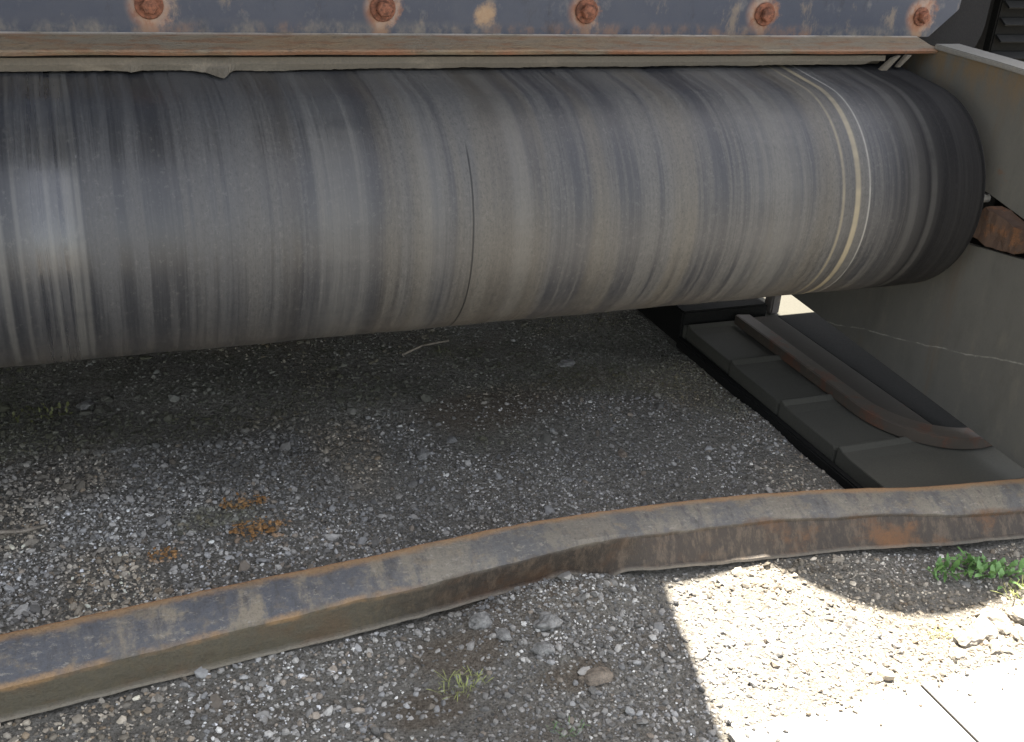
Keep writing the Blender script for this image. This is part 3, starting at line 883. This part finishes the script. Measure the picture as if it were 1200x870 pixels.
def stadium(x0, x1, yf, yb, n=20):
    r = (x1 - x0) / 2
    pts = [(x0, yb)]
    pts += [((x0 + x1) / 2 - r * math.cos(a), yf + r * 1.15 - r * 1.15 * math.sin(a)) for a in np.linspace(0, math.pi, n)]
    pts += [(x1, yb)]
    return pts


outer = stadium(1.468, 1.80, 1.440, 2.10, 48)
inner = stadium(1.508, 1.80, 1.487, 2.10, 48)
V = [(x, y, 0.0570) for x, y in outer] + [(x, y, 0.0785) for x, y in outer] + [(x * .9 + u * .1, y * .9 + w_ * .1, 0.0800) for (x, y), (u, w_) in zip(outer, inner)] + [(x, y, 0.0770) for x, y in inner] + [(x, y, 0.066) for x, y in inner]
n = len(outer)
F = []
for L in range(4):
    for i in range(n - 1):
        F.append([L * n + i, L * n + i + 1, (L + 1) * n + i + 1, (L + 1) * n + i])
fr = link_mesh('frame_rail', V, F, M['rusty'], track)
web = [p for p in inner if p[0] < 1.585 and p[1] > 1.46]
web = sorted([p for p in web], key=lambda p: -p[1])
poly = [(x + 0.0005, y) for x, y in web] + [(1.585, 2.10)]
from_bm('rail_web', prism_bm(poly, 0.0565, 0.0690, 'z', 0.001), M['rail_web'], track)
from_bm('rear_dark_block', box_bm(1.338, 1.575, 2.125, 2.36, 0.0, 0.088, 0.004), M['dark'], track)  # near-black block put in to keep the rear of the pads dark
from_bm('gap_shade_strip', box_bm(1.587, 1.75, 1.50, 2.10, 0.0565, 0.0665, 0.002), M['dark'], track)  # near-black strip painting the shadow gap between rail and side plate

# ------------------------------------------------------------------ bent steel bar across the foreground
k = 1.1
bar_b = list(zip(BAR_X, BAR_YB))
cz = np.array([.062, .065, .064, .067, .068, .066, .069, .084, .088, .090, .087, .083, .075]) * k
tz = np.array([.0935, .094, .0935, .092, .0915, .089, .0865, .0895, .0875, .087, .089, .0945, .095]) * k
bz = np.array([.008, .008, .008, .008, .008, .008, .010, .022, .012, .010, .012, .012, .012]) * k
# the top edge must stay above the crease where the bar is crushed
tz = np.maximum(tz, cz + 0.010)
ext0, ext1 = -0.55, 2.05
bx = np.linspace(ext0, ext1, 420)


def sm(xq, xp, fp):
    """interpolation softened over neighbours"""
    return sum(np.interp(xq + d, xp, fp) for d in (-.05, -.025, 0, .025, .05)) / 5


def ext(arr, s0, s1):
    return np.concatenate([[arr[0] + s0], arr, [arr[-1] + s1]])


EX = np.concatenate([[ext0], BAR_X, [ext1]])
EY, EB, EC, ET = ext(BAR_YB, -0.04, -0.07), ext(bz, 0, 0), ext(cz, 0, 0), ext(tz, 0, 0)
V, F, A = [], [], []
for x in bx:
    yb = float(sm(x, EX, EY)); zb = float(sm(x, EX, EB)); zc = float(sm(x, EX, EC)); zt = float(sm(x, EX, ET))
    zb += 0.012 * math.exp(-((x - 0.672) / 0.030) ** 2) - 0.014 * math.exp(-((x - 0.752) / 0.026) ** 2) + 0.0015 * mnoise.noise((x * 14, 1, 0))
    zb += 0.0014 * mnoise.noise((x * 40, 5, 0)) + 0.004 * mnoise.noise((x * 16, 15, 0)) * math.exp(-((x - 0.68) / 0.2) ** 2)
    zb = max(zb, 0.003)
    q = 0.0040 * mnoise.noise((x * 7, 4, 0)) + 0.0016 * mnoise.noise((x * 26, 4, 0))
    zc += 0.0045 * mnoise.noise((x * 8, 9, 0)) + 0.0014 * mnoise.noise((x * 31, 9, 0))
    zt += 0.0018 * mnoise.noise((x * 12, 6, 0)) + 0.0009 * mnoise.noise((x * 45, 6, 0))
    ln = min(1.0, max(0.0, (x - 0.70) / 0.18))
    ln = ln * ln * (3 - 2 * ln)
    if ln:
        ec, et = (H - zc) / (yb - 0.012), (H - zt) / (yb + 0.049)
        yc_, yt_ = yb - 0.012 + 0.037 * ln, yb + 0.049 + 0.031 * ln
        zc, zt = H - ec * yc_, H - et * yt_
        zt = max(zt, zc + 0.004)
    else:
        yc_, yt_ = yb - 0.012, yb + 0.049
    dt, dc = yt_ - (yb + 0.049), yc_ - (yb - 0.012)
    pr = [(yt_ + 0.007, zt - 0.004, -.05), (yt_ + 0.005, zt, 0.0), (yt_, zt - 0.0005, 0.05), (yt_ * .5 + yc_ * .5 + q, (zt * 0.58 + zc * 0.42) + 0.003, 0.5), (yc_ + 0.006, zc + 0.005, 0.90), (yc_ + q, zc, 1.0),
          (yc_ + 0.001 + q, zc - 0.007, 1.1), (yb * .5 + yc_ * .5 + 0.002 + q, (zc + zb) / 2, 1.5), (yb + 0.003, zb + 0.006, 1.9), (yb - 0.003, zb + 0.0045, 1.94), (yb - 0.004, zb, 2.0),
          (yb + 0.008, zb - 0.001, 2.0), (yb * .5 + yc_ * .5 + 0.013, (zc + zb) / 2, 1.5), (yc_ + 0.016, zc - 0.006, 1.0), (yt_, zt - 0.010, 0.0)]
    for y, z, v_ in pr:
        V.append((x, y, z)); A.append(v_)
n = len(pr)
for a in range(len(bx) - 1):
    for i in range(n):
        j = (i + 1) % n
        F.append([a * n + i, (a + 1) * n + i, (a + 1) * n + j, a * n + j])
F.append(list(range(n))); F.append([(len(bx) - 1) * n + i for i in range(n)][::-1])
bar = link_mesh('steel_bar', V, F, M['bar'], smooth=True)
at = bar.data.attributes.new('v', 'FLOAT', 'POINT')
at.data.foreach_set('value', np.array(A, np.float32))
bmx = bmesh.new(); bmx.from_mesh(bar.data); bmesh.ops.recalc_face_normals(bmx, faces=bmx.faces)
for e in bmx.edges:
    if len(e.link_faces) == 2 and e.calc_face_angle(0) > 0.42: e.smooth = False
bmx.to_mesh(bar.data); bmx.free()
tag(bar, 'long bent and dented rusty steel bar lying across the gravel in front of the belt', 'steel bar')


# ------------------------------------------------------------------ single stones, scale, twigs
def stone(x, y, r, mat, flat=0.5, seed=0, rot=None, lift=0.35):
    g = random.Random(seed)
    bm = bmesh.new()
    bmesh.ops.create_icosphere(bm, subdivisions=3 if r > 0.009 else 1, radius=1)
    ax = (g.uniform(1.0, 1.3), g.uniform(0.7, 0.9), flat * g.uniform(0.8, 1.2))
    off = Vector((g.uniform(0, 50), g.uniform(0, 50), 0))
    a = g.uniform(0, 6.28) if rot is None else rot
    for v_ in bm.verts:
        d = 1 + 0.45 * mnoise.noise(v_.co * 1.1 + off) + 0.22 * mnoise.noise(v_.co * 2.6 + off) + 0.09 * mnoise.noise(v_.co * 6.5 + off)
        p = Vector((v_.co.x * ax[0], v_.co.y * ax[1], v_.co.z * ax[2])) * d * r
        v_.co = Vector((p.x * math.cos(a) - p.y * math.sin(a), p.x * math.sin(a) + p.y * math.cos(a), p.z))
    o = from_bm('stone', bm, mat)
    o.location = (x, y, float(gh(np.float64(x), np.float64(y))) + r * flat * lift)
    return o


k = 1.1
single = [(-.003, 1.947, .017, 'pale_stone', .45, 'pale grey flat stone in the shade below the left end of the belt'),
          (.606, 1.668, .014, 'pale_stone', .35, 'small pale oval stone on dark gravel below the middle of the belt'),
          (.537, 1.626, .017, 'pale_stone', .35, 'rough grey stone just nearer than the small pale oval stone'),
          (.496, 1.119, .014, 'pale_stone', .5, 'pale rounded stone in front of the bar at the brown soil patch'),
          (.559, 1.119, .019, 'pale_stone', .6, 'blue grey lumpy stone beside the pale rounded one in front of the bar'),
          (.475, 1.155, .017, 'pale_stone', .7, 'grey stone wedged close under the bar where its lower edge bulges'),
          (.585, 1.01, .021, 'brown_stone', .35, 'flat buff brown stone in the shade left of the sunlit patch'),
          (.535, 1.075, .016, 'pale_stone', .6, 'dull grey stone between bulging bar and flat buff brown stone'),
          (.88, 1.53, .012, 'brown_stone', .4, 'small brown stone on fine gravel behind the middle of the bar'),
          (.931, 1.90, .020, 'pale_stone', .3, 'flat grey stone near the belt shadow close to the track')]
for i, (x, y, r, mt, fl, lab) in enumerate(single):
    tag(stone(x * k, y * k, r, M[mt], fl, 40 + i), lab, 'stone', 'single stones among the gravel')
edge_st = [(1.135, .935, .020, 'small limestone lump at the left end of the row beside the slabs'),
           (1.175, .945, .026, 'cream limestone lump in the sun behind the slabs, second in the row'),
           (1.212, .958, .028, 'largest cream limestone lump at the edge of the rounded shadow'),
           (1.225, .917, .020, 'cream limestone lump in the sun nearest the slab edge at the right'),
           (1.258, .948, .022, 'cream limestone lump at the right edge of the picture by the weeds'),
           (1.100, .912, .014, 'little limestone chip close to the slab joint'),
           (1.165, .905, .015, 'little limestone chip against the far edge of the right slab')]
for i, (x, y, r, lab) in enumerate(edge_st):
    tag(stone(x * k, y * k, r, M['lime_stone'], .55, 80 + i), lab, 'stone', 'limestone lumps beside the slabs')
for i, (x, y, r, lab) in enumerate([(.213, 1.537, .026, 'orange rust scale patch on gravel, the farther of two close together'),
                                    (.222, 1.452, .032, 'largest orange rust scale patch on the gravel behind the bar'),
                                    (.079, 1.432, .017, 'small orange rust scale patch left of the two large ones')]):
    t = thing('rust_scale', lab, 'rust scale', (x * k, y * k, float(gh(np.float64(x * k), np.float64(y * k)))), 'orange rust scale patches on the gravel')
    g = random.Random(i)
    for q in range(int(14 + r * 500)):
        s = stone(0, 0, r * (0.06 + 0.16 * g.random() ** 2), M['rust_scale'], 0.4, 200 + i * 50 + q)
        s.name = 'flake'
        s.parent = t
        a_, rr = g.uniform(0, 6.28), r * 1.15 * math.sqrt(g.random())
        s.location = (rr * 1.35 * math.cos(a_), rr * 0.8 * math.sin(a_), 0.004 + g.uniform(0, 0.004))

def twig(pts, r, lab):
    V, F = [], []
    for i, p in enumerate(pts):
        rr = r * (1 - 0.5 * i / len(pts))
        for q in range(6):
            V.append((p[0], p[1] + rr * math.cos(q * 1.047), p[2] + rr * math.sin(q * 1.047)))
    for i in range(len(pts) - 1):
        for q in range(6):
            F.append([i * 6 + q, i * 6 + (q + 1) % 6, (i + 1) * 6 + (q + 1) % 6, (i + 1) * 6 + q])
    F.append([0, 1, 2, 3, 4, 5]); F.append([(len(pts) - 1) * 6 + q for q in range(6)])
    tag(link_mesh('twig', V, F, M['wood']), lab, 'twig', 'dry twigs on the gravel')


twig([(-.21, 1.675, .022), (-.16, 1.680, .026), (-.115, 1.676, .024), (-.08, 1.69, .020)], .0045, 'dry pale twig on the gravel at the left edge behind the bar')
twig([(.665, 2.185, .020), (.72, 2.21, .026), (.79, 2.23, .022)], .003, 'thin dry twig in the dark just below the middle of the belt')


# ------------------------------------------------------------------ weeds
def plant(name, x, y, n, h, spread, mat, lab, cat, leafy, seed, group=None):
    g = random.Random(seed)
    V, F = [], []
    for i in range(n):
        a = g.uniform(0, 6.28); r0 = spread * math.sqrt(g.random())
        bx_, by_ = r0 * math.cos(a) * 1.4, r0 * math.sin(a) * 0.8
        lean = g.uniform(0.2, 1.1); b = g.uniform(0, 6.28)
        ln = h * g.uniform(0.5, 1.15)
        dx_, dy_ = math.cos(b) * lean, math.sin(b) * lean
        wd = ln * (g.uniform(0.24, 0.42) if leafy else 0.05)
        sx_, sy_ = -math.sin(b), math.cos(b)
        base = len(V)
        steps = [(0, .15), (.3, .8), (.6, 1.0), (.85, .6), (1.0, .05)]
        z0 = g.uniform(0, 0.5) * h if leafy else 0
        for t_, wv in steps:
            cx_, cy_ = bx_ + dx_ * ln * t_, by_ + dy_ * ln * t_
            zz = z0 + ln * (t_ * (1.0 - 0.45 * lean) - 0.35 * lean * t_ * t_) + 0.004
            zz = max(zz, 0.003)
            tw = 0.25 * wd * math.sin(t_ * 5 + b)
            V += [(cx_ - sx_ * wd * wv * .5, cy_ - sy_ * wd * wv * .5, zz + tw), (cx_, cy_, zz - wd * .08), (cx_ + sx_ * wd * wv * .5, cy_ + sy_ * wd * wv * .5, zz - tw)]
        for s_ in range(4):
            q = base + s_ * 3
            F += [[q, q + 1, q + 4, q + 3], [q + 1, q + 2, q + 5, q + 4]]
    o = link_mesh(name, V, F, mat, smooth=True)
    o.location = (x, y, float(gh(np.float64(x), np.float64(y))))
    tag(o, lab, cat, group)
    return o


G = 'weeds growing through the gravel'
plant('weed', 1.235 * k, 1.068 * k, 62, .030, .040, M['leaf'], 'bushy green weed in the rounded shadow in front of the bar', 'weed', True, 1, G)
plant('weed', 1.285 * k, 1.035 * k, 40, .028, .030, M['leaf'], 'smaller green weed right of the bushy one at the edge of the shadow', 'weed', True, 2, G)
plant('weed', 1.300 * k, .985 * k, 80, .036, .032, M['leaf_pale'], 'yellow green grassy weed in the sun at the right edge', 'weed', False, 3, G)
plant('weed', 1.112 * k, .953 * k, 60, .016, .020, M['leaf_pale'], 'low yellowish weed in full sun near the slab joint', 'weed', False, 4, G)
plant('weed', .410 * k, 1.048 * k, 70, .024, .026, M['leaf_pale'], 'tiny pale grass tuft on brown soil in front of the bar', 'weed', False, 5, G)
plant('weed', .506 * k, .926 * k, 36, .016, .018, M['leaf'], 'tiny green tuft at the bottom edge in the shade', 'weed', False, 6, G)
plant('weed', .690 * k, 2.005 * k, 40, .022, .030, M['moss'], 'dull grass tuft in the dark below the middle of the belt', 'weed', False, 7, G)
plant('weed', -.08 * k, 1.93 * k, 40, .016, .040, M['moss'], 'mossy tuft at the left edge below the belt', 'weed', True, 8, G)
